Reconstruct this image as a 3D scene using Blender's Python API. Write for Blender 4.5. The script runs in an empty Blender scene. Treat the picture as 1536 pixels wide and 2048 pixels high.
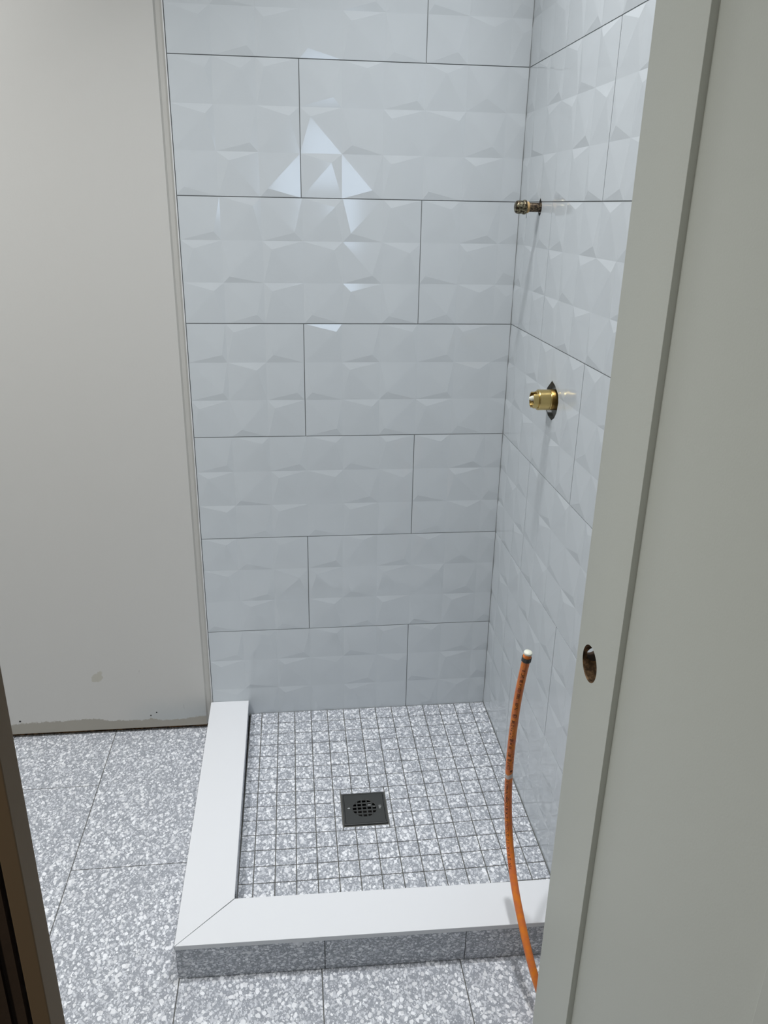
import bpy, bmesh, math, random
from mathutils import Vector, Matrix

# ------------------------------------------------------------------ camera, world, lights, exposure
SC = bpy.context.scene
COL = SC.collection
cam_data = bpy.data.cameras.new('camera')
cam = bpy.data.objects.new('camera', cam_data)
COL.objects.link(cam)
cam.matrix_world = Matrix((
    (0.9936727, 0.0239673, -0.1097273, 0.2724798),
    (-0.1109786, 0.3597510, -0.9264248, -2.1333663),
    (0.0172706, 0.9327405, 0.3601346, 1.2052192),
    (0, 0, 0, 1)))
cam_data.sensor_fit = 'HORIZONTAL'
cam_data.sensor_width = 36.0
cam_data.lens = 1584.64 / 1536 * 36.0
cam_data.clip_start = 0.02
SC.camera = cam

world = bpy.data.worlds.new('world')
SC.world = world
world.use_nodes = True
world.node_tree.nodes['Background'].inputs[0].default_value = (0.75, 0.8, 0.9, 1)
world.node_tree.nodes['Background'].inputs[1].default_value = 0.15

SC.view_settings.view_transform = 'Standard'
SC.view_settings.look = 'None'
SC.view_settings.gamma = 1.0
SC.view_settings.use_curve_mapping = False
SC.view_settings.exposure = 0.0

CEIL = 2.55
ZF = -0.341            # bathroom floor


def area(name, loc, size, power, color, rot=(0, 0, 0), shape='DISK', size_y=None):
    d = bpy.data.lights.new(name, 'AREA')
    d.shape = shape
    d.size = size
    if size_y:
        d.size_y = size_y
    d.energy = power
    d.color = color
    o = bpy.data.objects.new(name, d)
    COL.objects.link(o)
    o.location = loc
    o.rotation_euler = rot
    return o


LIGHT_SPOTS = [(0.57, -0.62, 7.4, 0.12, 92), (-0.85, -0.88, 20.5, 0.34, 128)]
for lx, ly, pw, sz, spr in LIGHT_SPOTS:
    lamp = area('ceiling_lamp', (lx, ly, CEIL - 0.012), sz, pw, (0.975, 0.985, 1.0))
    lamp.data.spread = math.radians(spr)
# daylight from the window at the end of the hallway behind the camera
area('window_daylight', (0.61, -4.88, 1.36), 0.47, 4.6, (0.60, 0.77, 1.0), (math.radians(90), 0, 0), 'RECTANGLE', 0.50)
area('hall_fill', (-0.50, -2.60, 2.09), 0.16, 12.0, (1.0, 0.94, 0.86))  # added unseen fill that brightens the door's panel step and the left jamb


# ------------------------------------------------------------------ helpers
def hexc(r, g, b):
    def f(c):
        c /= 255.0
        return c / 12.92 if c <= 0.04045 else ((c + 0.055) / 1.055) ** 2.4
    return (f(r), f(g), f(b), 1.0)


def mat(name, color, rough=0.5, metal=0.0, bump=0.0, bump_scale=200.0, spec=0.5, coat=0.0):
    m = bpy.data.materials.new(name)
    m.use_nodes = True
    nt = m.node_tree
    b = nt.nodes['Principled BSDF']
    b.inputs['Base Color'].default_value = color
    b.inputs['Roughness'].default_value = rough
    b.inputs['Metallic'].default_value = metal
    b.inputs['Specular IOR Level'].default_value = spec
    b.inputs['Coat Weight'].default_value = coat
    if bump > 0:
        tc = nt.nodes.new('ShaderNodeTexCoord')
        n = nt.nodes.new('ShaderNodeTexNoise')
        n.inputs['Scale'].default_value = bump_scale
        n.inputs['Detail'].default_value = 4
        bp = nt.nodes.new('ShaderNodeBump')
        bp.inputs['Strength'].default_value = bump
        bp.inputs['Distance'].default_value = 0.002
        nt.links.new(tc.outputs['Object'], n.inputs['Vector'])
        nt.links.new(n.outputs['Fac'], bp.inputs['Height'])
        nt.links.new(bp.outputs['Normal'], b.inputs['Normal'])
    return m


def N(nt, t, **kw):
    n = nt.nodes.new(t)
    for k, v in kw.items():
        setattr(n, k, v)
    return n


def math_node(nt, op, a, b=None, c=None, clamp=False):
    n = nt.nodes.new('ShaderNodeMath')
    n.operation = op
    n.use_clamp = clamp
    for i, v in enumerate((a, b, c)):
        if v is None:
            continue
        if isinstance(v, (int, float)):
            n.inputs[i].default_value = v
        else:
            nt.links.new(v, n.inputs[i])
    return n.outputs[0]


def mixc(nt, fac, a, b):
    n = nt.nodes.new('ShaderNodeMix')
    n.data_type = 'RGBA'
    if isinstance(fac, (int, float)):
        n.inputs[0].default_value = fac
    else:
        nt.links.new(fac, n.inputs[0])
    for i, v in ((6, a), (7, b)):
        if isinstance(v, tuple):
            n.inputs[i].default_value = v
        else:
            nt.links.new(v, n.inputs[i])
    return n.outputs[2]


def ramp01(nt, x, lo, hi):
    n = nt.nodes.new('ShaderNodeMapRange')
    n.interpolation_type = 'SMOOTHSTEP'
    nt.links.new(x, n.inputs[0])
    n.inputs[1].default_value = lo
    n.inputs[2].default_value = hi
    n.inputs[3].default_value = 0
    n.inputs[4].default_value = 1
    return n.outputs[0]


def terrazzo(name, scale=1.0, rough=0.35):
    """grey stone ground full of pale angular chips of several sizes"""
    m = bpy.data.materials.new(name)
    m.use_nodes = True
    nt = m.node_tree
    b = nt.nodes['Principled BSDF']
    tc = N(nt, 'ShaderNodeTexCoord')
    nz = N(nt, 'ShaderNodeTexNoise')
    nz.inputs['Scale'].default_value = 80 * scale
    nz.inputs['Detail'].default_value = 1
    nt.links.new(tc.outputs['Object'], nz.inputs['Vector'])
    vs = N(nt, 'ShaderNodeVectorMath', operation='SCALE')
    nt.links.new(nz.outputs['Color'], vs.inputs[0])
    vs.inputs['Scale'].default_value = 0.009 / scale
    va = N(nt, 'ShaderNodeVectorMath', operation='ADD')
    nt.links.new(tc.outputs['Object'], va.inputs[0])
    nt.links.new(vs.outputs[0], va.inputs[1])
    col = None
    ground = N(nt, 'ShaderNodeTexNoise')
    ground.inputs['Scale'].default_value = 45
    ground.inputs['Detail'].default_value = 3
    nt.links.new(tc.outputs['Object'], ground.inputs['Vector'])
    col = mixc(nt, ground.outputs['Fac'], hexc(*TERR_LO), hexc(*TERR_HI))
    for sc_, rmax, hue, amt in ((420, 0.72, (196, 200, 206), 0.7), (215, 0.85, (218, 221, 227), 0.9), (122, 0.62, (242, 244, 248), 1.0)):
        v = N(nt, 'ShaderNodeTexVoronoi')
        v.inputs['Scale'].default_value = sc_ * scale
        mpv = N(nt, 'ShaderNodeMapping')
        mpv.inputs['Rotation'].default_value = (0.4, 0.7, sc_ * 0.01)
        mpv.inputs['Scale'].default_value = (1.0, 0.72, 1.25)
        nt.links.new(va.outputs[0], mpv.inputs[0])
        nt.links.new(mpv.outputs[0], v.inputs['Vector'])
        sep = N(nt, 'ShaderNodeSeparateColor')
        nt.links.new(v.outputs['Color'], sep.inputs[0])
        r = math_node(nt, 'MULTIPLY', sep.outputs[0], rmax)
        d = math_node(nt, 'SUBTRACT', r, v.outputs['Distance'])
        f = ramp01(nt, d, 0.0, 0.05)
        f = math_node(nt, 'MULTIPLY', f, amt)
        br = math_node(nt, 'MULTIPLY_ADD', sep.outputs[1], 0.25, 0.80)
        vm = N(nt, 'ShaderNodeVectorMath', operation='SCALE')
        vm.inputs[0].default_value = hexc(*hue)[:3]
        nt.links.new(br, vm.inputs['Scale'])
        col = mixc(nt, f, col, vm.outputs[0])
    nt.links.new(col, b.inputs['Base Color'])
    b.inputs['Roughness'].default_value = rough
    return m


TERR_LO, TERR_HI = (140, 144, 151), (168, 172, 180)
M_TERRAZZO = terrazzo('terrazzo_tile')
M_GROUT = mat('grey_grout', hexc(132, 135, 136), 0.9, bump=0.3, bump_scale=900)
M_FLOOR_GROUT = mat('floor_grout', hexc(96, 96, 92), 0.9, bump=0.3, bump_scale=900)
M_TILE = mat('white_glazed_tile', hexc(206, 212, 216), 0.09)
M_QUARTZ = mat('white_quartz', hexc(228, 230, 233), 0.28, bump=0.02, bump_scale=60)
M_CAULK = mat('dark_joint', hexc(60, 60, 55), 0.9)
M_TRIMWHITE = mat('white_trim', hexc(225, 226, 226), 0.35)
M_CEIL = mat('ceiling_paint', hexc(235, 235, 232), 0.8)
M_HALL = mat('hall_paint', hexc(150, 146, 138), 0.85)
M_DOOR = mat('door_paint', hexc(188, 191, 183), 0.5, bump=0.05, bump_scale=350)
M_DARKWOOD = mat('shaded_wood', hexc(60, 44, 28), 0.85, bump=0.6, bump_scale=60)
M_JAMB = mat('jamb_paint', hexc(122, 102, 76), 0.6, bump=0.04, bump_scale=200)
M_BLACK = mat('cavity_dark', hexc(16, 13, 10), 0.95)
M_CAVITY = mat('wall_cavity', hexc(26, 20, 13), 0.95, bump=0.6, bump_scale=60)
M_STEEL = mat('brushed_steel', hexc(92, 93, 92), 0.42, 0.85)
M_STEELLIGHT = mat('pale_steel', hexc(205, 206, 205), 0.4, 0.6)
M_BRASS = mat('satin_brass', hexc(206, 182, 122), 0.25, 1.0, bump=0.05, bump_scale=300)
M_OLDBRASS = mat('dull_brass', hexc(150, 122, 70), 0.4, 1.0, bump=0.15, bump_scale=300)
M_PLASTIC = mat('white_plastic', hexc(226, 228, 214), 0.4)
M_TAPE = mat('thread_tape', hexc(190, 158, 108), 0.7)
M_RUBBER = mat('dark_ring', hexc(58, 62, 62), 0.6)
M_INK = mat('printed_ink', hexc(62, 34, 16), 0.7)
M_PAPER = mat('torn_sticker', hexc(206, 196, 192), 0.6)
M_SCREW = mat('screw_metal', hexc(42, 42, 42), 0.5, 0.5)


def mottled(name, ca, cb, scale, rough=0.5, metal=0.0, lo=0.4, hi=0.6, bump=0.2):
    m = mat(name, ca, rough, metal)
    nt = m.node_tree
    tc = N(nt, 'ShaderNodeTexCoord')
    n = N(nt, 'ShaderNodeTexNoise')
    n.inputs['Scale'].default_value = scale
    n.inputs['Detail'].default_value = 5
    nt.links.new(tc.outputs['Object'], n.inputs['Vector'])
    f = ramp01(nt, n.outputs['Fac'], lo, hi)
    nt.links.new(mixc(nt, f, ca, cb), nt.nodes['Principled BSDF'].inputs['Base Color'])
    if bump:
        bp = N(nt, 'ShaderNodeBump')
        bp.inputs['Strength'].default_value = bump
        bp.inputs['Distance'].default_value = 0.001
        nt.links.new(n.outputs['Fac'], bp.inputs['Height'])
        nt.links.new(bp.outputs['Normal'], nt.nodes['Principled BSDF'].inputs['Normal'])
    return m


M_WOOD = mottled('raw_wood', hexc(62, 44, 22), hexc(128, 100, 70), 90, 0.9, 0.0, 0.4, 0.62, 0.8)
M_OLDIRON = mottled('weathered_pipe', hexc(52, 44, 38), hexc(120, 104, 84), 220, 0.45, 0.7)
M_OLDCAP = mottled('weathered_cap', hexc(58, 48, 36), hexc(148, 142, 118), 180, 0.35, 0.85, 0.42, 0.6)
M_PEX = mottled('orange_pex', hexc(234, 134, 44), hexc(216, 118, 66), 60, 0.38, 0.0, 0.35, 0.65, 0.0)


def paint_wall_material():
    m = mat('painted_drywall', hexc(206, 205, 201), 0.75)
    nt = m.node_tree
    bsdf = nt.nodes['Principled BSDF']
    tc = N(nt, 'ShaderNodeTexCoord')
    sep = N(nt, 'ShaderNodeSeparateXYZ')
    nt.links.new(tc.outputs['Object'], sep.inputs[0])
    X, Z = sep.outputs[0], sep.outputs[2]
    n1 = N(nt, 'ShaderNodeTexNoise')
    n1.inputs['Scale'].default_value = 30
    n1.inputs['Detail'].default_value = 9
    n1.inputs['Roughness'].default_value = 0.85
    nt.links.new(tc.outputs['Object'], n1.inputs['Vector'])
    n2 = N(nt, 'ShaderNodeTexNoise')
    n2.inputs['Scale'].default_value = 3.2
    nt.links.new(tc.outputs['Object'], n2.inputs['Vector'])
    # ragged lower edge of the paint, bare board below it
    z = math_node(nt, 'ADD', Z, math_node(nt, 'MULTIPLY', math_node(nt, 'SUBTRACT', n1.outputs['Fac'], 0.5), 0.045))
    z = math_node(nt, 'ADD', z, math_node(nt, 'MULTIPLY', math_node(nt, 'SUBTRACT', n2.outputs['Fac'], 0.5), 0.06))
    bare = math_node(nt, 'SUBTRACT', 1.0, ramp01(nt, z, -0.293, -0.290))
    base = mixc(nt, bare, hexc(206, 205, 201), hexc(168, 164, 154))
    # bluish tint growing stronger low on the right
    hz = math_node(nt, 'MULTIPLY', math_node(nt, 'SUBTRACT', 1.0, ramp01(nt, z, -0.29, -0.19)), ramp01(nt, X, -0.32, -0.12))
    hz = math_node(nt, 'MULTIPLY', hz, math_node(nt, 'SUBTRACT', 1.0, bare))
    base = mixc(nt, math_node(nt, 'MULTIPLY', hz, 0.55), base, hexc(176, 184, 186))
    # one smeared spot of filler
    dx = math_node(nt, 'DIVIDE', math_node(nt, 'ADD', X, 0.338), 0.016)
    dz = math_node(nt, 'DIVIDE', math_node(nt, 'ADD', Z, 0.138), 0.021)
    skew = math_node(nt, 'SUBTRACT', dx, math_node(nt, 'MULTIPLY', dz, 0.5))
    d2 = math_node(nt, 'ADD', math_node(nt, 'MULTIPLY', skew, skew), math_node(nt, 'MULTIPLY', dz, dz))
    n3 = N(nt, 'ShaderNodeTexNoise')
    n3.inputs['Scale'].default_value = 60
    nt.links.new(tc.outputs['Object'], n3.inputs['Vector'])
    d2 = math_node(nt, 'ADD', d2, math_node(nt, 'MULTIPLY', math_node(nt, 'SUBTRACT', n3.outputs['Fac'], 0.5), 2.6))
    spot = math_node(nt, 'SUBTRACT', 1.0, ramp01(nt, d2, 0.7, 1.1))
    base = mixc(nt, math_node(nt, 'MULTIPLY', spot, 0.75), base, hexc(186, 183, 170))
    # faint scuffs
    mp = N(nt, 'ShaderNodeMapping')
    mp.inputs['Rotation'].default_value = (0, math.radians(40), 0)
    mp.inputs['Scale'].default_value = (60, 10, 9)
    nt.links.new(tc.outputs['Object'], mp.inputs[0])
    n4 = N(nt, 'ShaderNodeTexNoise')
    n4.inputs['Scale'].default_value = 1.0
    nt.links.new(mp.outputs[0], n4.inputs['Vector'])
    sc = ramp01(nt, n4.outputs['Fac'], 0.745, 0.765)
    low = math_node(nt, 'SUBTRACT', 1.0, ramp01(nt, Z, -0.1, 0.05))
    base = mixc(nt, math_node(nt, 'MULTIPLY', math_node(nt, 'MULTIPLY', sc, low), 0.35), base, hexc(150, 150, 148))
    nt.links.new(base, bsdf.inputs['Base Color'])
    bp = N(nt, 'ShaderNodeBump')
    bp.inputs['Strength'].default_value = 0.06
    bp.inputs['Distance'].default_value = 0.002
    n5 = N(nt, 'ShaderNodeTexNoise')
    n5.inputs['Scale'].default_value = 180
    nt.links.new(tc.outputs['Object'], n5.inputs['Vector'])
    nt.links.new(n5.outputs['Fac'], bp.inputs['Height'])
    nt.links.new(bp.outputs['Normal'], bsdf.inputs['Normal'])
    return m


M_PAINT = paint_wall_material()
M_PLAIN = mat('plain_wall_paint', hexc(172, 170, 163), 0.8)


def link_mesh(name, bm, material, parent=None, smooth=False, recalc=True):
    if recalc:
        bmesh.ops.recalc_face_normals(bm, faces=bm.faces[:])
    me = bpy.data.meshes.new(name)
    bm.to_mesh(me)
    bm.free()
    mats = material if isinstance(material, (list, tuple)) else [material]
    for m_ in mats:
        me.materials.append(m_)
    if smooth:
        for p in me.polygons:
            p.use_smooth = True
    o = bpy.data.objects.new(name, me)
    COL.objects.link(o)
    if parent is not None:
        o.parent = parent
        o.matrix_parent_inverse = parent.matrix_basis.inverted()
    return o


def box(bm, x0, x1, y0, y1, z0, z1, bevel=0.0):
    vs = [bm.verts.new(p) for p in ((x0, y0, z0), (x1, y0, z0), (x1, y1, z0), (x0, y1, z0),
                                    (x0, y0, z1), (x1, y0, z1), (x1, y1, z1), (x0, y1, z1))]
    fs = [bm.faces.new([vs[i] for i in f]) for f in
          ((0, 3, 2, 1), (4, 5, 6, 7), (0, 1, 5, 4), (1, 2, 6, 5), (2, 3, 7, 6), (3, 0, 4, 7))]
    if bevel > 0:
        es = list({e for f in fs for e in f.edges})
        bmesh.ops.bevel(bm, geom=es, offset=bevel, segments=2, affect='EDGES', profile=0.6)


def boxobj(name, dims, material, parent=None, bevel=0.0):
    bm = bmesh.new()
    box(bm, *dims, bevel=bevel)
    return link_mesh(name, bm, material, parent)


def prism(bm, poly, z0, z1):
    """vertical prism over an x,y polygon"""
    a = [bm.verts.new((x, y, z0)) for x, y in poly]
    b = [bm.verts.new((x, y, z1)) for x, y in poly]
    n = len(poly)
    bm.faces.new(a[::-1])
    bm.faces.new(b)
    for i in range(n):
        bm.faces.new((a[i], a[(i + 1) % n], b[(i + 1) % n], b[i]))


def lathe_x(bm, profile, cy, cz, seg=40):
    """profile of (x, r) turned about the axis y=cy z=cz"""
    rings = []
    for x, r in profile:
        if r < 1e-6:
            rings.append([bm.verts.new((x, cy, cz))])
        else:
            rings.append([bm.verts.new((x, cy + r * math.cos(t), cz + r * math.sin(t)))
                          for t in (2 * math.pi * i / seg for i in range(seg))])
    for a, b in zip(rings, rings[1:]):
        for i in range(seg):
            j = (i + 1) % seg
            if len(a) == 1 and len(b) == 1:
                continue
            if len(a) == 1:
                bm.faces.new((a[0], b[j], b[i]))
            elif len(b) == 1:
                bm.faces.new((a[i], a[j], b[0]))
            else:
                bm.faces.new((a[i], a[j], b[j], b[i]))


def boolean(o, cutter, transfer=True):
    md = o.modifiers.new('cut', 'BOOLEAN')
    md.operation = 'DIFFERENCE'
    md.solver = 'EXACT'
    md.object = cutter
    if transfer:
        md.material_mode = 'TRANSFER'
    dg = bpy.context.evaluated_depsgraph_get()
    dg.update()
    me = bpy.data.meshes.new_from_object(o.evaluated_get(dg), preserve_all_data_layers=True, depsgraph=dg)
    o.modifiers.clear()
    old = o.data
    me.name = old.name
    o.data = me


def drop(o):
    bpy.data.objects.remove(o, do_unlink=True)


def thing(name, label, cat, loc=(0, 0, 0), group=None):
    o = bpy.data.objects.new(name, None)
    COL.objects.link(o)
    o.location = loc
    o.empty_display_size = 0.05
    o['label'] = label
    o['category'] = cat
    if group:
        o['group'] = group
    bpy.context.view_layer.update()
    return o


def struct(o, label=None, cat=None):
    o['kind'] = 'structure'
    if label:
        o['label'] = label
    if cat:
        o['category'] = cat
    return o


# ------------------------------------------------------------------ walls with faceted tile
W = 0.8625                        # right tiled wall
ZL = [0.0 + 0.0018, 0.305 + 0.0005, 0.610 - 0.003, 0.915 - 0.0022, 1.22 + 0.0008, 1.525 + 0.001, 1.830, 2.135, 2.44, 2.55]
ZL = [-0.33] + ZL                 # bottom cut row first
JOINT = 0.0021
FACET = 0.0019                    # peak height of the facets

P = [[(.82, .2), (.8, .8), (.8, .2), (.8, .8), (.2, .2), (.2, .8)],
     [(.3, .8), (.15, .15), (.22, .8), (.78, .8), (.75, .2), (.7, .75)],
     [(.75, .8), (.8, .22), (.2, .8), (.2, .22), (.2, .8), (.2, .2)]]
Q = [[(.8, .22), (.6, .85), (.8, .2), (.5, .8), (.5, .3), (.4, .75)],
     [(.25, .8), (.25, .2), (.2, .8), (.85, .8), (.7, .25), (.4, .7)],
     [(.75, .8), (.75, .2), (.2, .8), (.15, .2), (.3, .8), (.3, .25)]]
S = [[(.85, .8), (.8, .2), (.85, .8), (.8, .2), (.2, .8), (.5, .2)],
     [(.2, .2), (.2, .8), (.2, .2), (.85, .2), (.7, .8), (.5, .25)],
     [(.85, .2), (.8, .8), (.15, .2), (.3, .8), (.2, .25), (.75, .7)]]
HALF_D = [[(.88, .2), (.2, .78), (.2, .2)], [(.85, .2), (.75, .8), (.8, .2)], [(.2, .78), (.3, .2), (.2, .78)]]
HALF_B = [[(.85, .75), (.65, .75), (.2, .8)], [(.8, .8), (.8, .2), (.75, .8)], [(.2, .2), (.3, .8), (.2, .2)]]
HALF_F = [[(.7, .8), (.25, .2), (.2, .75)], [(.7, .8), (.8, .2), (.75, .7)], [(.2, .2), (.3, .8), (.2, .2)]]
END = [[(.75, .8), (.7, .2), (.5, .3)], [(.15, .2), (.2, .8), (.2, .3)], [(.75, .25), (.6, .8), (.3, .7)]]


def rot180(pt):
    return [[(1 - a, 1 - b) for a, b in row[::-1]] for row in pt[::-1]]


def tile_mesh(target, u0, u1, v0, v1, ou, ov, pat, to3d, cell_v=0.305 / 3):
    """One glazed tile: facets laid out from the uncut tile's corner (ou, ov), clipped to u0..u1, v0..v1."""
    bm = bmesh.new()
    nc = len(pat[0])
    cell_u = 0.61 / 6
    gv = {}

    def g(i, j):
        if (i, j) not in gv:
            gv[(i, j)] = bm.verts.new((ou + i * cell_u, ov + j * cell_v, 0))
        return gv[(i, j)]
    for j in range(3):
        for i in range(nc):
            a, b = pat[2 - j][i]
            hgt = FACET * (0.85 + 0.3 * random.random())
            ap = bm.verts.new((ou + (i + a) * cell_u, ov + (j + b) * cell_v, hgt))
            c = [g(i, j), g(i + 1, j), g(i + 1, j + 1), g(i, j + 1)]
            for k in range(4):
                bm.faces.new((c[k], c[(k + 1) % 4], ap))
    for co, no in (((u0, 0, 0), (-1, 0, 0)), ((u1, 0, 0), (1, 0, 0)), ((0, v0, 0), (0, -1, 0)), ((0, v1, 0), (0, 1, 0))):
        bmesh.ops.bisect_plane(bm, geom=bm.verts[:] + bm.edges[:] + bm.faces[:], plane_co=co, plane_no=no, clear_outer=True)
    be = [e for e in bm.edges if e.is_boundary]
    ex = bmesh.ops.extrude_edge_only(bm, edges=be)
    for v in [x for x in ex['geom'] if isinstance(x, bmesh.types.BMVert)]:
        v.co.z = -0.0032
    mp = {}
    for v in bm.verts:
        mp[v] = target.verts.new(to3d(v.co.x, v.co.y, v.co.z))
    for f in bm.faces:
        target.faces.new([mp[v] for v in f.verts])
    bm.free()


random.seed(4)
h = JOINT / 2
back = lambda u, v, n: (u, -n, v)
right = lambda u, v, n: (W - n, -u, v)

bm = bmesh.new()
for r in range(len(ZL) - 1):
    z0, z1 = ZL[r] + h, ZL[r + 1] - h
    ov = ZL[r + 1] - 0.305 if r == 0 else ZL[r]
    cv = (ZL[r + 1] - ov) / 3
    full_left = (r % 2 == 0)      # rows that start with a whole tile at the left edge
    if full_left:
        spans = [(0.0, 0.607, 0.0, P), (0.607, W, 0.607, END)]
    else:
        first = {1: HALF_F, 3: HALF_D, 5: HALF_B}.get(r, HALF_B)
        second = {1: Q, 3: S, 5: Q}.get(r, Q)
        spans = [(0.0, 0.3028, -0.002, first), (0.3028, W, 0.3028, second)]
    for s0, s1, ou, pat in spans:
        a = s0 + (0.0005 if s0 == 0.0 else h)
        b = s1 - (0.0012 if s1 == W else h)
        tile_mesh(bm, a, b, z0, z1, ou, ov, pat, back, cv)
WALL_BACK = boxobj('wall_back', (-1.5, W + 0.12, 0.016, 0.13, ZF - 0.1, CEIL + 0.05), M_DARKWOOD)
struct(WALL_BACK)
link_mesh('tile_cladding', bm, M_TILE, WALL_BACK, recalc=False)
# make the tile normals face the room
for o in [c for c in COL.objects if c.name.startswith('tile_cladding')]:
    b_ = bmesh.new()
    b_.from_mesh(o.data)
    bmesh.ops.recalc_face_normals(b_, faces=b_.faces[:])
    b_.to_mesh(o.data)
    b_.free()
boxobj('tile_grout', (-0.0012, W, 0.0014, 0.016, -0.335, CEIL), M_GROUT, WALL_BACK)

# painted board to the left of the tile, ending above the floor
boxobj('drywall', (-1.5, -0.0235, 0.0, 0.0155, -0.3265, CEIL), M_PAINT, WALL_BACK)
bm = bmesh.new()
prism(bm, [(-0.0235, 0.0), (-0.0195, 0.004), (-0.0040, 0.0052), (-0.0040, 0.0155), (-0.0235, 0.0155)], -0.324, CEIL)
link_mesh('joint_filler', bm, mat('joint_compound', hexc(194, 193, 188), 0.85, bump=0.1, bump_scale=120), WALL_BACK)
bm = bmesh.new()
box(bm, -0.0042, -0.0016, -0.0008, 0.015, -0.245, CEIL, 0.0004)
link_mesh('tile_edge_trim', bm, M_TRIMWHITE, WALL_BACK)
boxobj('sill_plate', (-1.5, -0.002, 0.0135, 0.0158, -0.341, -0.322), M_WOOD, WALL_BACK)


def screw(parent, x, z, r=0.0028):
    bm = bmesh.new()
    bmesh.ops.create_cone(bm, cap_ends=True, segments=16, radius1=r, radius2=r * 0.8, depth=0.0012)
    for v in bm.verts:
        v.co = Vector((v.co.x, -v.co.z, v.co.y))
    # cross slot
    for v in bm.verts:
        v.co += Vector((x, -0.0003, z))
    s = link_mesh('drywall_screw', bm, M_SCREW, parent)
    return s


screw(WALL_BACK, -0.581, -0.281, 0.0032)
screw(WALL_BACK, -0.192, -0.283, 0.0022)
screw(WALL_BACK, -0.174, -0.273, 0.0024)

# right wall
WALL_RIGHT = boxobj('wall_right', (W + 0.012, W + 0.12, -1.82, 0.016, ZF - 0.1, CEIL + 0.05), M_PLAIN)
struct(WALL_RIGHT)
bm = bmesh.new()
YE = 0.92
for r in range(len(ZL) - 1):
    z0, z1 = ZL[r] + h, ZL[r + 1] - h
    ov = ZL[r + 1] - 0.305 if r == 0 else ZL[r]
    cv = (ZL[r + 1] - ov) / 3
    if r % 2 == 0:
        j = [0.0, 0.272, 0.882, YE]
    else:
        j = [0.0, 0.577, YE]
    for k in range(len(j) - 1):
        a = j[k] + (0.0012 if k == 0 else h)
        b = j[k + 1] - h
        ou = j[k] if k > 0 else j[1] - 0.61
        pat = [P, Q, S, rot180(P), rot180(Q)][(r * 2 + k * 3) % 5]
        tile_mesh(bm, a, b, z0, z1, ou, ov, pat, right, cv)
TR = link_mesh('tile_cladding', bm, M_TILE, WALL_RIGHT)
GR = boxobj('tile_grout', (W + 0.0014, W + 0.012, -YE, 0.0014, -0.335, CEIL), M_GROUT, WALL_RIGHT)

bm = bmesh.new()
box(bm, W - 0.0021, W + 0.001, -0.0021, 0.001, -0.30, CEIL, 0.0006)
link_mesh('corner_joint', bm, M_GROUT, WALL_RIGHT)
# rough holes cut in the tile for the pipes
V_Y, V_Z = -0.398, 0.797
S_Y, S_Z = -0.182, 1.2085


def hole_cutter(pts, x0, x1, material):
    bm = bmesh.new()
    a = [bm.verts.new((x0, y, z)) for y, z in pts]
    b = [bm.verts.new((x1, y, z)) for y, z in pts]
    n = len(pts)
    bm.faces.new(a)
    bm.faces.new(b[::-1])
    for i in range(n):
        bm.faces.new((a[i], b[i], b[(i + 1) % n], a[(i + 1) % n]))
    return link_mesh('cutter', bm, material)


VALVE_HOLE = [(-0.385, 0.8385), (-0.372, 0.829), (-0.353, 0.815), (-0.348, 0.79), (-0.356, 0.768), (-0.378, 0.7545), (-0.407, 0.751),
              (-0.425, 0.760), (-0.437, 0.775), (-0.441, 0.80), (-0.434, 0.818), (-0.412, 0.833)]
STUB_HOLE = [(-0.176, 1.230), (-0.168, 1.222), (-0.164, 1.206), (-0.168, 1.194), (-0.178, 1.189), (-0.188, 1.193), (-0.193, 1.203),
             (-0.1925, 1.214), (-0.186, 1.221)]
for pts in (VALVE_HOLE, STUB_HOLE):
    c1 = hole_cutter(pts, W - 0.01, W + 0.0118, M_GROUT)
    # tile: its facets are an open skin, so cut it face by face with a closed cutter after giving it a back
    c2 = hole_cutter(pts, W - 0.01, W + 0.085, M_CAVITY)
    boolean(GR, c1)
    boolean(WALL_RIGHT, c2)
    cy = sum(p[0] for p in pts) / len(pts)
    cz = sum(p[1] for p in pts) / len(pts)
    # knife the skin along every side of the outline, then delete what lies inside
    b_ = bmesh.new()
    b_.from_mesh(TR.data)
    n = len(pts)
    near = [f for f in b_.faces if abs(f.calc_center_median().y - cy) < 0.16 and abs(f.calc_center_median().z - cz) < 0.16]
    for i in range(n):
        (ya, za), (yb, zb) = pts[i], pts[(i + 1) % n]
        no = Vector((0, -(zb - za), (yb - ya))).normalized()
        near = [f for f in b_.faces if abs(f.calc_center_median().y - cy) < 0.16 and abs(f.calc_center_median().z - cz) < 0.16]
        geom = list({v for f in near for v in f.verts}) + list({e for f in near for e in f.edges}) + near
        bmesh.ops.bisect_plane(b_, geom=geom, plane_co=(W, ya, za), plane_no=no)

    def inside(y, z):
        s = False
        for i in range(n):
            (y1, z1), (y2, z2) = pts[i], pts[(i + 1) % n]
            if (z1 > z) != (z2 > z) and y < (y2 - y1) * (z - z1) / (z2 - z1) + y1:
                s = not s
        return s
    kill = [f for f in b_.faces if inside(f.calc_center_median().y, f.calc_center_median().z)]
    bmesh.ops.delete(b_, geom=kill, context='FACES')
    b_.to_mesh(TR.data)
    b_.free()
    drop(c1)
    drop(c2)

# ------------------------------------------------------------------ floors
TERR_T = 0.008


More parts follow.
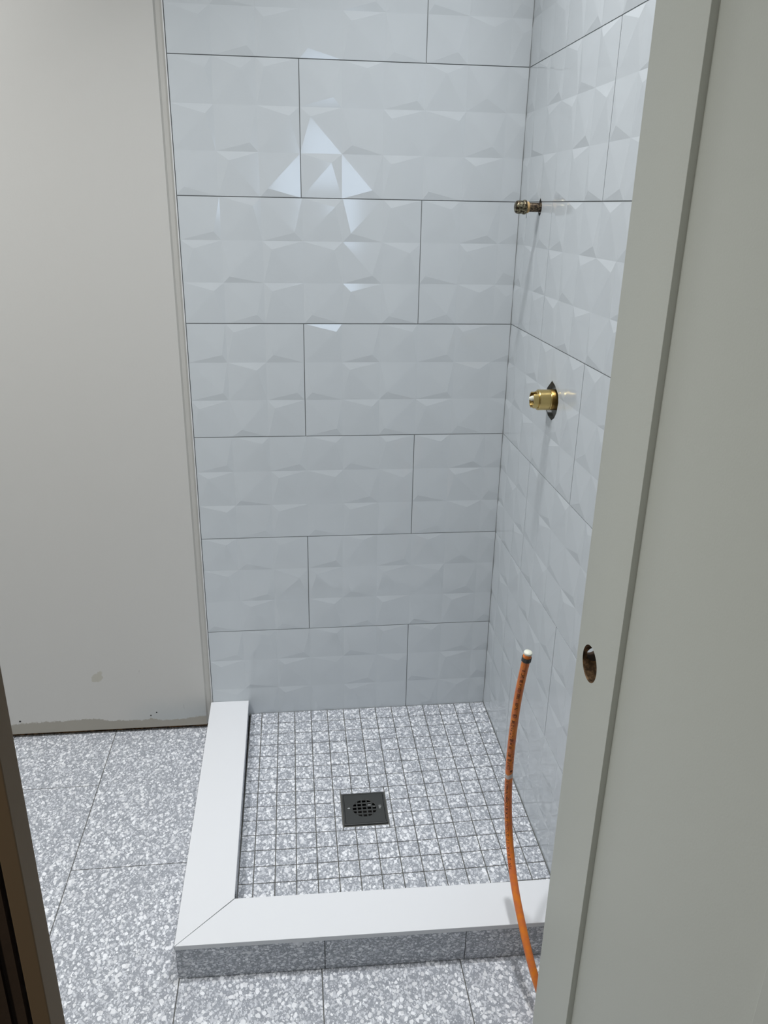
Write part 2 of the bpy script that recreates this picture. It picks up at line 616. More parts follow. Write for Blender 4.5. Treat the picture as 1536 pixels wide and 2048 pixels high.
def tile_plan(name, tiles, ztop, zgrout, joint, material, parent=None, bevel=0.0006, zfun=None):
    bm = bmesh.new()
    j = joint / 2
    for x0, x1, y0, y1 in tiles:
        x0 += j
        x1 -= j
        y0 += j
        y1 -= j
        if x1 - x0 < 0.002 or y1 - y0 < 0.002:
            continue
        b_ = bevel
        outer = [(x0, y0), (x1, y0), (x1, y1), (x0, y1)]
        inner = [(x0 + b_, y0 + b_), (x1 - b_, y0 + b_), (x1 - b_, y1 - b_), (x0 + b_, y1 - b_)]
        zz = zfun or (lambda x, y: ztop)
        top = [bm.verts.new((x, y, zz(x, y))) for x, y in inner]
        mid = [bm.verts.new((x, y, zz(x, y) - b_)) for x, y in outer]
        bot = [bm.verts.new((x, y, zz(x, y) - 0.004)) for x, y in outer]
        bm.faces.new(top)
        for i in range(4):
            k = (i + 1) % 4
            bm.faces.new((mid[i], mid[k], top[k], top[i]))
            bm.faces.new((bot[i], bot[k], mid[k], mid[i]))
    return link_mesh(name, bm, material, parent)


tiles = []
yb = 0.014
for c in range(-5, 3):
    x0, x1 = c * 0.3035, (c + 1) * 0.3035
    if c == 2:
        x1 = W + 0.011
    off = -0.5505 if (c % 2) != 0 else -0.2405
    ys = sorted({round(off + k * 0.6085, 4) for k in range(-3, 3)})
    ys = [y for y in ys if -1.80 < y < yb] + [yb, -1.80]
    ys = sorted(set(ys))
    for a, b in zip(ys, ys[1:]):
        tiles.append((max(x0, -1.5), x1, a, b))
FLOOR = boxobj('floor', (-1.5, W + 0.012, -1.80, 0.0158, ZF - 0.1, ZF - 0.0014), M_FLOOR_GROUT)
struct(FLOOR)
tile_plan('floor_tiles', tiles, ZF, ZF, 0.0021, M_TERRAZZO, FLOOR)

# drain position
DX0, DX1, DY0, DY1 = 0.3765, 0.4915, -0.506, -0.3895
DCX, DCY = (DX0 + DX1) / 2, (DY0 + DY1) / 2
ZS = -0.295
Y_IN = -0.763


def slope(x, y):
    """shower floor falls gently to the drain"""
    tx = abs(x - DCX) / 0.42
    ty = abs(y - DCY) / 0.45
    t = min(1.0, max(tx, ty))
    return ZS - 0.0075 * (1 - t)


SF = boxobj('shower_base', (0.112, W + 0.0014, -0.78, 0.0014, ZF, -0.31), M_FLOOR_GROUT)
SF.name = 'floor_shower'
struct(SF)
# grout bed follows the slope
bm = bmesh.new()
nx, ny = 48, 48
gvs = [[bm.verts.new((0.113 + (W - 0.112) * i / nx, -0.779 + 0.7795 * j / ny, slope(0.113 + (W - 0.112) * i / nx, -0.779 + 0.7795 * j / ny) - 0.0014))
        for j in range(ny + 1)] for i in range(nx + 1)]
for i in range(nx):
    for j in range(ny):
        mid_ = (gvs[i][j].co + gvs[i + 1][j + 1].co) / 2
        if DX0 + 0.006 < mid_.x < DX1 - 0.006 and DY0 + 0.006 < mid_.y < DY1 - 0.006:
            continue
        bm.faces.new((gvs[i][j], gvs[i + 1][j], gvs[i + 1][j + 1], gvs[i][j + 1]))
link_mesh('mosaic_grout', bm, M_FLOOR_GROUT, SF)
xs = [0.114] + [0.1495 + 0.05115 * k for k in range(14)] + [W - 0.0015]
ys = [-0.0012] + [-0.0035 - 0.0518 * k for k in range(1, 15)] + [-0.779]
ys = sorted(y for y in ys)
tiles = []
for a, b in zip(xs, xs[1:]):
    for c, d in zip(ys, ys[1:]):
        # cut round the drain
        m_ = 0.003
        if a < DX1 + m_ and b > DX0 - m_ and c < DY1 + m_ and d > DY0 - m_:
            xa, xb = max(a, DX0 - m_), min(b, DX1 + m_)
            if a < DX0 - m_:
                tiles.append((a, DX0 - m_, c, d))
            if b > DX1 + m_:
                tiles.append((DX1 + m_, b, c, d))
            if c < DY0 - m_:
                tiles.append((xa, xb, c, DY0 - m_))
            if d > DY1 + m_:
                tiles.append((xa, xb, DY1 + m_, d))
        else:
            tiles.append((a, b, c, d))
tile_plan('mosaic_tiles', tiles, ZS, ZS, 0.0023, M_TERRAZZO, SF, zfun=slope)

# ------------------------------------------------------------------ ceiling, other walls, hallway
struct(boxobj('ceiling', (-1.5, W + 0.12, -1.82, 0.13, CEIL, CEIL + 0.08), M_CEIL))
struct(boxobj('wall_left', (-1.62, -1.5, -1.82, 0.13, ZF - 0.1, CEIL + 0.05), M_PLAIN))
WF = boxobj('wall_front', (-1.5, 0.085, -1.80, -1.72, ZF, CEIL), M_PLAIN)
struct(WF)
bm = bmesh.new()
box(bm, 0.745, W + 0.012, -1.82, -1.72, ZF, CEIL)
box(bm, 0.085, 0.745, -1.82, -1.72, 1.735, CEIL)
link_mesh('wall_panel', bm, M_PLAIN, WF)
HW = bmesh.new()
box(HW, -1.5, -1.4, -5.0, -1.82, ZF, 2.1)
box(HW, 1.9, 2.0, -5.0, -1.82, ZF, 2.1)
box(HW, -1.5, 2.0, -5.0, -4.9, ZF, 2.1)
box(HW, 0.99, 2.0, -1.84, -1.80, ZF, 2.1)
struct(link_mesh('wall_hall', HW, M_HALL))
struct(boxobj('floor_hall', (-1.5, 2.0, -5.0, -1.80, ZF - 0.1, ZF), mat('hall_boards', hexc(74, 58, 44), 0.5)))
struct(boxobj('ceiling_hall', (-1.5, 2.0, -5.0, -1.82, 2.1, 2.2), M_HALL))

# window in the hall behind the camera
WIN = bmesh.new()
for d in ((0.34, 0.88, -4.9, -4.87, 1.07, 1.105), (0.34, 0.88, -4.9, -4.87, 1.615, 1.65), (0.34, 0.37, -4.9, -4.87, 1.105, 1.615), (0.85, 0.88, -4.9, -4.87, 1.105, 1.615)):
    box(WIN, *d)
struct(link_mesh('window_1', WIN, M_TRIMWHITE))

# ceiling lights
for lx, ly, pw, sz, spr in LIGHT_SPOTS:
    t = thing('recessed_light', 'round white recessed ceiling light over the %s' % ('shower' if lx > 0 else 'floor left of the shower'), 'light', (lx, ly, CEIL))
    bm = bmesh.new()
    seg = 48
    R0 = sz / 2
    prof = [(R0 + 0.003, -0.0005), (R0 + 0.005, -0.008), (R0 + 0.023, -0.005), (R0 + 0.025, 0.0)]
    rings = [[bm.verts.new((lx + r * math.cos(2 * math.pi * i / seg), ly + r * math.sin(2 * math.pi * i / seg), CEIL + z)) for i in range(seg)] for r, z in prof]
    for a, b in zip(rings, rings[1:]):
        for i in range(seg):
            bm.faces.new((a[i], a[(i + 1) % seg], b[(i + 1) % seg], b[i]))
    link_mesh('trim_ring', bm, M_TRIMWHITE, t)
    bm = bmesh.new()
    bmesh.ops.create_circle(bm, cap_ends=True, segments=48, radius=sz / 2 + 0.003)
    for v in bm.verts:
        v.co += Vector((lx, ly, CEIL - 0.004))
    lens = mat('lamp_lens', (0.9, 0.9, 0.88, 1), 0.5)
    lens.node_tree.nodes['Principled BSDF'].inputs['Emission Color'].default_value = (1, 0.98, 0.95, 1)
    lens.node_tree.nodes['Principled BSDF'].inputs['Emission Strength'].default_value = 3
    link_mesh('lens', bm, lens, t)

# ------------------------------------------------------------------ shower curb
K = -0.0195
yo = lambda x: -0.878 + K * x * 1.05     # outer front edge
yi = lambda x: -0.7628 + K * x           # inner edge
ZC = -0.2447
TC = 0.0115
curb = thing('shower_curb', 'L-shaped shower curb with white quartz top and speckled grey tile face', 'curb', (0.05, -0.85, ZF))


def cap(name, poly):
    bm = bmesh.new()
    prism(bm, poly, ZC - TC, ZC)
    es = [e for e in bm.edges if abs(e.verts[0].co.z - ZC) < 1e-6 and abs(e.verts[1].co.z - ZC) < 1e-6]
    bmesh.ops.bevel(bm, geom=es, offset=0.0009, segments=2, affect='EDGES', profile=0.5)
    return link_mesh(name, bm, M_QUARTZ, curb)


g_ = 0.0007
XI = 0.1145
cap('curb_cap', [(-0.0035, yo(0)), (XI - g_, yi(XI) + g_), (0.1100, -0.0015), (-0.0055, -0.0015)])
cap('curb_cap', [(-0.0035 + 2 * g_, yo(0)), (W - 0.0015, yo(W)), (W - 0.0015, yi(W)), (XI + g_, yi(XI) - g_)])
# dark joint under and between the caps
bm = bmesh.new()
prism(bm, [(-0.0005, yo(0) + 0.0025), (W - 0.001, yo(W) + 0.0025), (W - 0.001, yi(W) - 0.001), (XI - 0.0015, yi(XI) - 0.001), (0.1085, -0.0012), (-0.002, -0.0012)],
      ZC - TC - 0.0018, ZC - 0.0035)
link_mesh('joint_bed', bm, M_CAULK, curb)
# core
bm = bmesh.new()
prism(bm, [(0.001, yo(0) + 0.004), (W - 0.001, yo(W) + 0.004), (W - 0.001, yi(W) - 0.003), (XI - 0.004, yi(XI) - 0.003), (0.1065, -0.0012), (-0.001, -0.0012)],
      ZF, ZC - TC - 0.0018)
link_mesh('curb_core', bm, M_FLOOR_GROUT, curb)
# face tiles on the bathroom side
for a, b in ((-0.0015, 0.3105), (0.3105, 0.6165), (0.6165, W - 0.001)):
    bm = bmesh.new()
    a_, b_ = a + 0.0009, b - 0.0009
    prism(bm, [(a_, yo(a_) + 0.0012), (b_, yo(b_) + 0.0012), (b_, yo(b_) + 0.0048), (a_, yo(a_) + 0.0048)], ZF + 0.0012, ZC - TC - 0.0016)
    link_mesh('face_tile', bm, M_TERRAZZO, curb)
for a, b in ((yo(0) + 0.0015, -0.55), (-0.55, -0.245), (-0.245, -0.003)):
    bm = bmesh.new()
    a_, b_ = a + 0.0009, b - 0.0009
    box(bm, -0.0025, 0.0012, a_, b_, ZF + 0.0012, ZC - TC - 0.0016)
    link_mesh('face_tile', bm, M_TERRAZZO, curb)
# inner upstand tiles
bm = bmesh.new()
n_in = 14
for k in range(n_in):
    y1 = -0.0035 - 0.0518 * k
    y0 = y1 - 0.0518 + 0.002
    xa = 0.1085 + (XI - 0.1085) * (-y1 / 0.765)
    xb = 0.1085 + (XI - 0.1085) * (-y0 / 0.765)
    prism(bm, [(xa - 0.004, y1), (xb - 0.004, y0), (xb - 0.0005, y0), (xa - 0.0005, y1)], -0.312, ZC - TC - 0.0018)
link_mesh('inner_face_tile', bm, M_TERRAZZO, curb)

# ------------------------------------------------------------------ drain
ZD = slope(DCX, DCY) + 0.004
drain = thing('shower_drain', 'square dark steel shower drain with round grid grate in mosaic floor', 'drain', (DCX, DCY, ZD))


def clip_poly(poly, cx, cy, r, seg=48):
    out = poly
    for i in range(seg):
        t = 2 * math.pi * i / seg
        nx_, ny_ = math.cos(t), math.sin(t)
        new = []
        for k in range(len(out)):
            p, q = out[k], out[(k + 1) % len(out)]
            dp = (p[0] - cx) * nx_ + (p[1] - cy) * ny_ - r
            dq = (q[0] - cx) * nx_ + (q[1] - cy) * ny_ - r
            if dp <= 0:
                new.append(p)
            if (dp < 0) != (dq < 0) and abs(dp - dq) > 1e-12:
                s = dp / (dp - dq)
                new.append((p[0] + (q[0] - p[0]) * s, p[1] + (q[1] - p[1]) * s))
        out = new
        if len(out) < 3:
            return []
    return out


bm = bmesh.new()
fr = 0.0042
box(bm, DX0, DX1, DY0, DY0 + fr, ZD - 0.010, ZD + 0.0005, 0.0006)
box(bm, DX0, DX1, DY1 - fr, DY1, ZD - 0.010, ZD + 0.0005, 0.0006)
box(bm, DX0, DX0 + fr, DY0 + fr, DY1 - fr, ZD - 0.010, ZD + 0.0005, 0.0006)
box(bm, DX1 - fr, DX1, DY0 + fr, DY1 - fr, ZD - 0.010, ZD + 0.0005, 0.0006)
link_mesh('frame', bm, M_STEEL, drain)
gap = 0.0008
plate = boxobj('grate_plate', (DX0 + fr + gap, DX1 - fr - gap, DY0 + fr + gap, DY1 - fr - gap, ZD - 0.0028, ZD - 0.0002), M_STEEL, drain)
bm = bmesh.new()
pitch = 0.0132
hs = 0.0051
GX, GY = DCX + 0.0005, DCY + 0.0005
for i in range(-2, 3):
    for j in range(-2, 3):
        cx, cy = GX + i * pitch, GY + j * pitch
        pl = clip_poly([(cx - hs, cy - hs), (cx + hs, cy - hs), (cx + hs, cy + hs), (cx - hs, cy + hs)], GX, GY, 0.0325)
        if len(pl) >= 3:
            clean = [p for k, p in enumerate(pl) if (Vector(p) - Vector(pl[k - 1])).length > 1e-5]
            if len(clean) >= 3:
                prism(bm, clean, ZD - 0.01, ZD + 0.01)
cut = link_mesh('cutter', bm, M_STEELLIGHT)  # highlight on the inner walls of the openings put into this pale steel
boolean(plate, cut)
drop(cut)
pit = boxobj('cutter', (DX0 + 0.003, DX1 - 0.003, DY0 + 0.003, DY1 - 0.003, ZF + 0.004, ZD - 0.004), M_BLACK)
boolean(SF, pit)
drop(pit)
# small pale pieces in two of the openings
bm = bmesh.new()
box(bm, GX + pitch * 0.7, GX + pitch * 1.35, GY + pitch * 0.95, GY + pitch * 1.2, ZD - 0.005, ZD - 0.0035)
box(bm, GX + pitch * 1.7, GX + pitch * 2.2, GY + pitch * 0.35, GY + pitch * 0.6, ZD - 0.004, ZD - 0.0025)
link_mesh('pale_bit', bm, M_STEELLIGHT, drain)


def text_mesh(name, body, size, material, parent, bend=None, mat4=None, extrude=0.0, resolution=2):
    cu = bpy.data.curves.new(name, 'FONT')
    cu.body = body
    cu.size = size
    cu.extrude = extrude
    cu.resolution_u = resolution
    cu.offset = size * 0.012
    o = bpy.data.objects.new(name, cu)
    COL.objects.link(o)
    dg = bpy.context.evaluated_depsgraph_get()
    dg.update()
    me = bpy.data.meshes.new_from_object(o.evaluated_get(dg))
    bpy.data.objects.remove(o, do_unlink=True)
    me.name = name
    b = bmesh.new()
    b.from_mesh(me)
    if bend:
        bmesh.ops.subdivide_edges(b, edges=[e for e in b.edges if e.calc_length() > size * 0.35], cuts=1)
        for v in b.verts:
            v.co = bend(v.co.x, v.co.y)
    elif mat4:
        for v in b.verts:
            v.co = mat4 @ v.co
    b.to_mesh(me)
    b.free()
    me.materials.clear()
    me.materials.append(material)
    ob = bpy.data.objects.new(name, me)
    COL.objects.link(ob)
    ob.parent = parent
    ob.matrix_parent_inverse = parent.matrix_basis.inverted()
    return ob


text_mesh('engraved_mark', 'E8x', 0.0092, M_STEELLIGHT, drain,
          mat4=Matrix.Translation((DX1 - 0.0185, DCY + 0.0085, ZD + 0.0001)) @ Matrix.Rotation(math.radians(-90), 4, 'Z'))
bm = bmesh.new()
pl = [(DX0 + 0.0165 + 0.0042 * math.cos(t) * (1 if math.cos(t) < 0 else 0.7), DCY + 0.0022 + 0.0024 * math.sin(t)) for t in (2 * math.pi * i / 20 for i in range(20))]
prism(bm, pl, ZD - 0.0002, ZD + 0.0002)
link_mesh('engraved_drop', bm, M_STEELLIGHT, drain)

# ------------------------------------------------------------------ shower arm stub
stub = thing('shower_arm_stub', 'weathered pipe stub with corroded cap sticking from upper tiled wall', 'pipe', (W, S_Y, S_Z))
bm = bmesh.new()
lathe_x(bm, [(0.828, 0.0), (0.828, 0.0098), (0.834, 0.0104), (0.94, 0.0104), (0.94, 0.0)], S_Y, S_Z)
link_mesh('pipe', bm, M_OLDIRON, stub, True)
bm = bmesh.new()
ring = [(0.8275, 0.0), (0.8275, 0.0125), (0.829, 0.0132), (0.8305, 0.0124), (0.832, 0.0128), (0.8335, 0.0115), (0.8345, 0.0102), (0.8345, 0.0)]
lathe_x(bm, ring, S_Y, S_Z)
link_mesh('thread_tape', bm, M_TAPE, stub, True)
bm = bmesh.new()
lathe_x(bm, [(0.7995, 0.0), (0.7997, 0.006), (0.8005, 0.0105), (0.8025, 0.0140), (0.806, 0.0158), (0.812, 0.0163), (0.8165, 0.0158), (0.8178, 0.0150),
             (0.8185, 0.0160), (0.820, 0.0176), (0.8255, 0.0178), (0.8275, 0.0165), (0.8278, 0.0)], S_Y, S_Z, 10)
cp = link_mesh('cap', bm, M_OLDCAP, stub, True)
md = cp.modifiers.new('soft', 'SUBSURF')
md.levels = md.render_levels = 2
bm = bmesh.new()
pts = [(0.8295, -0.012), (0.8292, -0.0165), (0.8299, -0.021), (0.8292, -0.0245)]
for (xa, za), (xb, zb) in zip(pts, pts[1:]):
    prev = [bm.verts.new((xa + dx, S_Y + dy, S_Z + za)) for dx, dy in ((-.0004, -.0004), (.0004, -.0004), (.0004, .0004), (-.0004, .0004))]
    nxt = [bm.verts.new((xb + dx, S_Y + dy, S_Z + zb)) for dx, dy in ((-.0004, -.0004), (.0004, -.0004), (.0004, .0004), (-.0004, .0004))]
    for i in range(4):
        bm.faces.new((prev[i], prev[(i + 1) % 4], nxt[(i + 1) % 4], nxt[i]))
link_mesh('loose_thread', bm, M_RUBBER, stub)

# ------------------------------------------------------------------ mixing valve
valve = thing('mixing_valve', 'brass shower valve body with white stem in rough tile opening', 'valve', (W, V_Y, V_Z))
bm = bmesh.new()
lathe_x(bm, [(0.8545, 0.0), (0.8545, 0.0236), (0.8555, 0.0243), (0.8755, 0.0243), (0.880, 0.0225), (0.915, 0.0225), (0.915, 0.0)], V_Y, V_Z, 12)
link_mesh('valve_body', bm, M_OLDBRASS, valve)
bm = bmesh.new()
prof = [(0.8262, 0.0175), (0.8262, 0.0222), (0.8268, 0.0232), (0.828, 0.0236), (0.8515, 0.0236), (0.8522, 0.0230), (0.8526, 0.0225), (0.8535, 0.0225), (0.8546, 0.0232)]
lathe_x(bm, [(0.8546, 0.0)] + prof[::-1], V_Y, V_Z, 56)
link_mesh('bonnet', bm, M_BRASS, valve, False)
for p in valve.children[-1].data.polygons:
    p.use_smooth = True
md = valve.children[-1].modifiers.new('edges', 'EDGE_SPLIT')
md.split_angle = math.radians(35)
# open collar in front with a notch at the upper side
bm = bmesh.new()
seg = 48
ro, ri = 0.0196, 0.0166
for i in range(seg):
    t0, t1 = 2 * math.pi * i / seg, 2 * math.pi * (i + 1) / seg
    tm = math.degrees((t0 + t1) / 2)
    x_front = 0.8135
    if 60 < tm < 125:
        x_front = 0.8225
    if 238 < tm < 282:
        x_front = 0.8185
    quad = []
    for x, r in ((x_front, ro), (0.8300, ro), (0.8300, ri), (x_front, ri)):
        quad.append([(x, V_Y + r * math.cos(t), V_Z + r * math.sin(t)) for t in (t0, t1)])
    vs = [[bm.verts.new(p) for p in q] for q in quad]
    for k in range(4):
        a, b = vs[k], vs[(k + 1) % 4]
        bm.faces.new((a[0], a[1], b[1], b[0]))
    bm.faces.new([v[0] for v in vs])
    bm.faces.new([v[1] for v in vs][::-1])
bmesh.ops.remove_doubles(bm, verts=bm.verts[:], dist=1e-6)
link_mesh('collar', bm, M_BRASS, valve)
bm = bmesh.new()
lathe_x(bm, [(0.8215, 0.0), (0.8215, 0.0160), (0.8300, 0.0162), (0.8300, 0.0)], V_Y, V_Z, 32)
link_mesh('cartridge', bm, M_OLDBRASS, valve)
# splined stem
bm = bmesh.new()
seg = 32
rings = []
for x, r in ((0.8072, 0.0), (0.8075, 0.0028), (0.8105, 0.0042), (0.8135, 0.0056), (0.8225, 0.0058)):
    rings.append([bm.verts.new((x, V_Y + r * (1 + 0.1 * (i % 2)) * math.cos(2 * math.pi * i / seg), V_Z + 0.0035 + r * (1 + 0.1 * (i % 2)) * math.sin(2 * math.pi * i / seg))) for i in range(seg)])
for a, b in zip(rings, rings[1:]):
    for i in range(seg):
        bm.faces.new((a[i], a[(i + 1) % seg], b[(i + 1) % seg], b[i]))
bmesh.ops.remove_doubles(bm, verts=bm.verts[:], dist=1e-7)
link_mesh('stem', bm, M_PLASTIC, valve)
bm = bmesh.new()
lathe_x(bm, [(0.8145, 0.0), (0.8150, 0.0032), (0.8165, 0.0040), (0.8225, 0.0040)], V_Y + 0.003, V_Z - 0.0098, 20)
link_mesh('stop_screw', bm, M_BRASS, valve, True)
# mounting ears seen through the opening
bm = bmesh.new()
box(bm, 0.884, 0.890, V_Y - 0.034, V_Y + 0.038, V_Z - 0.007, V_Z + 0.007, 0.001)
box(bm, 0.885, 0.891, V_Y - 0.009, V_Y + 0.009, V_Z - 0.050, V_Z + 0.050, 0.001)
link_mesh('mounting_bracket', bm, M_OLDIRON, valve)

# ------------------------------------------------------------------ orange pex pipe
def cam_ray(u, v):
    m = cam.matrix_world
    d = Vector(((u - 768) / 1584.64, -(v - 1024) / 1584.64, -1.0))
    return m.to_3x3() @ d


PEX_PTS = [(0.7640, -1.050, -0.3425)]
for u, v, y in ((1069.5, 1955, -1.012), (1040, 1830, -0.930), (1024.5, 1740, -0.868), (1016.5, 1640, -0.815),
                (1018, 1540, -0.808), (1031.5, 1420, -0.820), (1046.5, 1345, -0.832), (1056.5, 1304, -0.840)):
    d = cam_ray(u, v)
    o_ = cam.matrix_world.translation
    t = (y - o_.y) / d.y
    p = o_ + d * t
    PEX_PTS.append(tuple(p))


def catmull(pts, n=14):
    P_ = [Vector(p) for p in pts]
    P_ = [P_[0] * 2 - P_[1]] + P_ + [P_[-1] * 2 - P_[-2]]
    out = []
    for i in range(1, len(P_) - 2):
        for k in range(n):
            t = k / n
            p0, p1, p2, p3 = P_[i - 1], P_[i], P_[i + 1], P_[i + 2]
            out.append(0.5 * ((2 * p1) + (-p0 + p2) * t + (2 * p0 - 5 * p1 + 4 * p2 - p3) * t * t + (-p0 + 3 * p1 - 3 * p2 + p3) * t ** 3))
    out.append(P_[-2])
    return out


path = catmull(PEX_PTS)
# light smoothing
for _ in range(30):
    path = [path[0]] + [(path[i - 1] + 2 * path[i] + path[i + 1]) / 4 for i in range(1, len(path) - 1)] + [path[-1]]
arc = [0.0]
for a, b in zip(path, path[1:]):
    arc.append(arc[-1] + (b - a).length)
LEN = arc[-1]


def frame_at(s):
    s = max(0.0, min(LEN - 1e-6, s))
    k = 0
    while arc[k + 1] < s:
        k += 1
    f = (s - arc[k]) / (arc[k + 1] - arc[k])
    p = path[k].lerp(path[k + 1], f)
    ta = (path[min(k + 1, len(path) - 1)] - path[max(k - 1, 0)]).normalized()
    tb = (path[min(k + 2, len(path) - 1)] - path[k]).normalized()
    t = ta.lerp(tb, f).normalized()
    # side pointing back towards the doorway and a little left
    n = Vector((-0.30, -0.95, 0.0))
    n = (n - t * n.dot(t)).normalized()
    b = t.cross(n)
    return p, t, n, b


R_PEX = 0.0081


def tube(bm, s0, s1, r, steps, seg=28, caps=True):
    rings = []
    for k in range(steps + 1):
        p, t, n, b = frame_at(s0 + (s1 - s0) * k / steps)
        rr = r(k / steps) if callable(r) else r
        rings.append([bm.verts.new(p + (n * math.cos(a) + b * math.sin(a)) * rr) for a in (2 * math.pi * i / seg for i in range(seg))])
    for a, b in zip(rings, rings[1:]):
        for i in range(seg):
            bm.faces.new((a[i], a[(i + 1) % seg], b[(i + 1) % seg], b[i]))
    if caps:
        bm.faces.new(rings[0][::-1])
        bm.faces.new(rings[-1])


pex = thing('water_pipe', 'bent orange plastic water pipe standing at the shower curb behind the door', 'pipe', PEX_PTS[0])
bm = bmesh.new()
tube(bm, 0, LEN - 0.004, R_PEX, 90)
link_mesh('tube', bm, M_PEX, pex, True)
bm = bmesh.new()
tube(bm, LEN - 0.0215, LEN - 0.0125, R_PEX + 0.0017, 3, 10)
link_mesh('crimp_ring', bm, M_RUBBER, pex)
bm = bmesh.new()
tube(bm, LEN - 0.0055, LEN + 0.0, lambda f: R_PEX - 0.0004 + 0.0008 * math.sin(f * math.pi), 4)
link_mesh('end_cap', bm, M_PLASTIC, pex, True)


def on_pipe(s0, ang0, extra=0.00018):
    def f(x, y):
        p, t, n, b = frame_at(s0 + x)
        a = ang0 - y / R_PEX
        return p + (n * math.cos(a) + b * math.sin(a)) * (R_PEX + extra)
    return f


def s_at_row(v):
    """length along the pipe at which it passes a given height of the photograph"""
    inv = cam.matrix_world.inverted()
    best = (1e9, 0.0)
    for k in range(601):
        s_ = LEN * k / 600
        q_ = inv @ frame_at(s_)[0]
        vv = 1024 + 1584.64 * q_.y / q_.z
        if abs(vv - v) < best[0]:
            best = (abs(vv - v), s_)
    return best[1]


def label(body, v0, v1, size, ang):
    s0, s1 = s_at_row(v0), s_at_row(v1)
    o = text_mesh('printed_label', body, size, M_INK, pex)
    w = max(v.co.x for v in o.data.vertices)
    f = on_pipe(s0, ang)
    for v in o.data.vertices:
        v.co = f(v.co.x * (s1 - s0) / w, v.co.y)


# printed lines; x runs up the pipe
label('PEX 1210 WHITE ENGINEERED ASTM F876 Oxygen Permeability', 1738, 1556, 0.0086, -0.05)
label('SDR-9 @ 180F / 100 psi @ FLTL PW-2708', 1535, 1437, 0.0090, 0.05)
label('PxH09 N 3003 H20H 4138 12471 011111', 1415, 1323, 0.0090, 0.30)
label('8 11 - 1 : 1', 1540, 1503, 0.0080, 0.95)
bm = bmesh.new()
# circled listing mark
mk = on_pipe(s_at_row(1427), -0.1)
seg = 28
ra, rb = 0.0042, 0.0032
rr = [[bm.verts.new(mk(r * math.cos(2 * math.pi * i / seg), r * math.sin(2 * math.pi * i / seg))) for i in range(seg)] for r in (ra, rb)]
for i in range(seg):
    bm.faces.new((rr[0][i], rr[0][(i + 1) % seg], rr[1][(i + 1) % seg], rr[1][i]))
q = [mk(x, y) for x, y in ((0.0, -0.001), (0.0022, -0.001), (0.0022, 0.0016), (0.0, 0.0016))]
bm.faces.new([bm.verts.new(p) for p in q])
link_mesh('listing_mark', bm, M_INK, pex)
# torn strip of sticker round the pipe
bm = bmesh.new()
S0 = s_at_row(1551)
cols = 16
ra_, rb_ = [], []
for i in range(cols + 1):
    y = -0.0105 + 0.021 * i / cols
    zig = 0.004 * abs((i / cols) - 0.62) * 2.6
    ra_.append(bm.verts.new(on_pipe(S0, 0.0, 0.0005)(zig + 0.0062, y)))
    rb_.append(bm.verts.new(on_pipe(S0, 0.0, 0.0005)(zig * 0.7 - 0.0035, y)))
for i in range(cols):
    bm.faces.new((ra_[i], ra_[i + 1], rb_[i + 1], rb_[i]))
st = link_mesh('torn_sticker', bm, M_PAPER, pex)
md = st.modifiers.new('thick', 'SOLIDIFY')
md.thickness = 0.0004

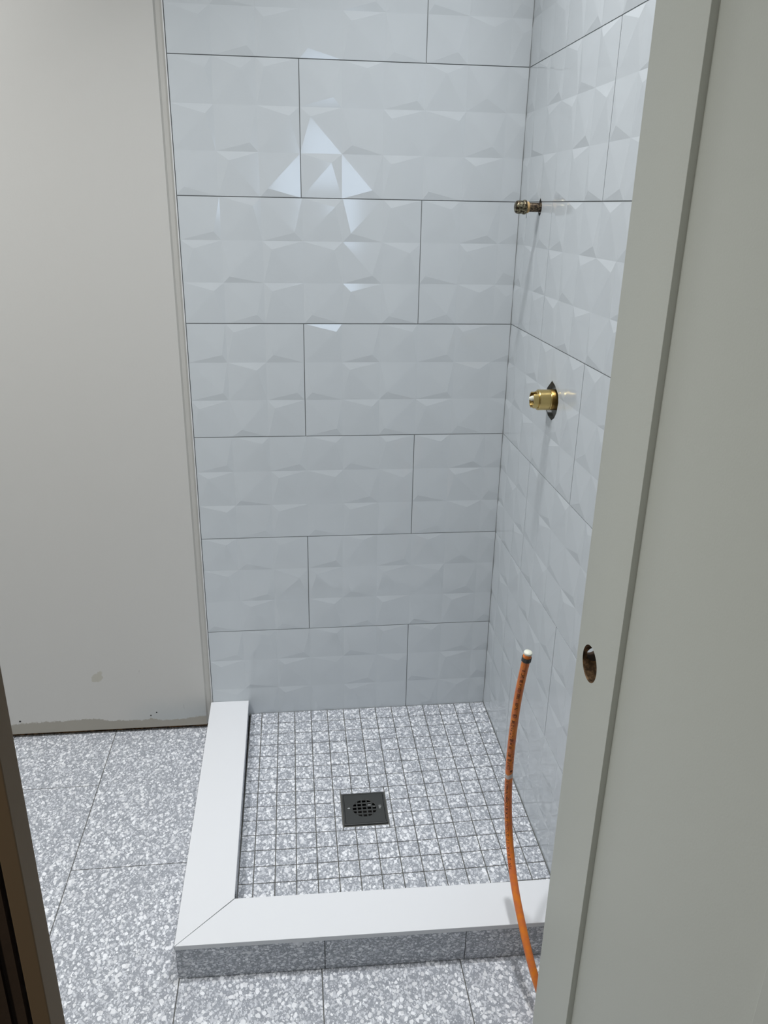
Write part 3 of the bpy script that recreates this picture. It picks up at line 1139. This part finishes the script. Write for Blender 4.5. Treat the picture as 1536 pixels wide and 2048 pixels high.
# ------------------------------------------------------------------ door, open into the room
DXF, DTH = 0.68, 0.035
DY_A, DY_B = -1.154, -1.795      # lock edge, hinge edge
ST = 0.1335                      # stile width
DZ0, DZ1 = ZF + 0.012, 1.695
door = thing('door_1', 'open grey painted shaker door with empty lock bore', 'door', (DXF + DTH / 2, DY_B, DZ0))
door['kind'] = 'structure'
bm = bmesh.new()
box(bm, DXF, DXF + DTH, DY_A - ST, DY_A, DZ0, DZ1, 0.0008)
stile = link_mesh('stile', bm, M_DOOR, door)
B_Y, B_Z, B_R = -1.2025, 0.605, 0.027
bm = bmesh.new()
lathe_x(bm, [(DXF - 0.02, 0.0), (DXF - 0.02, B_R), (DXF + DTH + 0.02, B_R), (DXF + DTH + 0.02, 0.0)], B_Y, B_Z, 64)
c = link_mesh('cutter', bm, M_WOOD)
boolean(stile, c)
drop(c)
# latch bore from the door edge
bm = bmesh.new()
rings = [[bm.verts.new((DXF + DTH / 2 + 0.0115 * math.cos(t), y, B_Z + 0.0115 * math.sin(t))) for t in (2 * math.pi * i / 40 for i in range(40))] for y in (B_Y - 0.001, DY_A + 0.02)]
for i in range(40):
    bm.faces.new((rings[0][i], rings[0][(i + 1) % 40], rings[1][(i + 1) % 40], rings[1][i]))
bm.faces.new(rings[0][::-1])
bm.faces.new(rings[1])
c = link_mesh('cutter', bm, M_DARKWOOD)
boolean(stile, c)
drop(c)
bm = bmesh.new()
box(bm, DXF, DXF + DTH, DY_B, DY_B + ST, DZ0, DZ1, 0.0008)
link_mesh('stile', bm, M_DOOR, door)
bm = bmesh.new()
box(bm, DXF, DXF + DTH, DY_B + ST, DY_A - ST, DZ0, DZ0 + 0.235, 0.0004)
link_mesh('rail', bm, M_DOOR, door)
bm = bmesh.new()
box(bm, DXF, DXF + DTH, DY_B + ST, DY_A - ST, DZ1 - ST, DZ1, 0.0004)
link_mesh('rail', bm, M_DOOR, door)
RC = 0.0085
boxobj('panel', (DXF + RC, DXF + DTH - RC, DY_B + ST - 0.004, DY_A - ST + 0.004, DZ0 + 0.2, DZ1 - ST + 0.01), M_DOOR, door)
# ------------------------------------------------------------------ jambs
TJ = boxobj('trim_1', (0.1265, 0.1355, -1.820, -1.8015, ZF, 1.72), M_JAMB, bevel=0.0006)
struct(TJ)
TJ2 = boxobj('trim_2', (0.728, 0.745, -1.82, -1.72, ZF, 1.72), M_DOOR)
struct(TJ2)
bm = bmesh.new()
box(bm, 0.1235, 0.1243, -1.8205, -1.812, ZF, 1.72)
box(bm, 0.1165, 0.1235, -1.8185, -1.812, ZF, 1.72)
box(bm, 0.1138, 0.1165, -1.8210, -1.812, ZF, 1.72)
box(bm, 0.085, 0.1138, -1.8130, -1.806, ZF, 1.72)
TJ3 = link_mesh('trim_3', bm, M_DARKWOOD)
struct(TJ3)

bpy.context.view_layer.update()
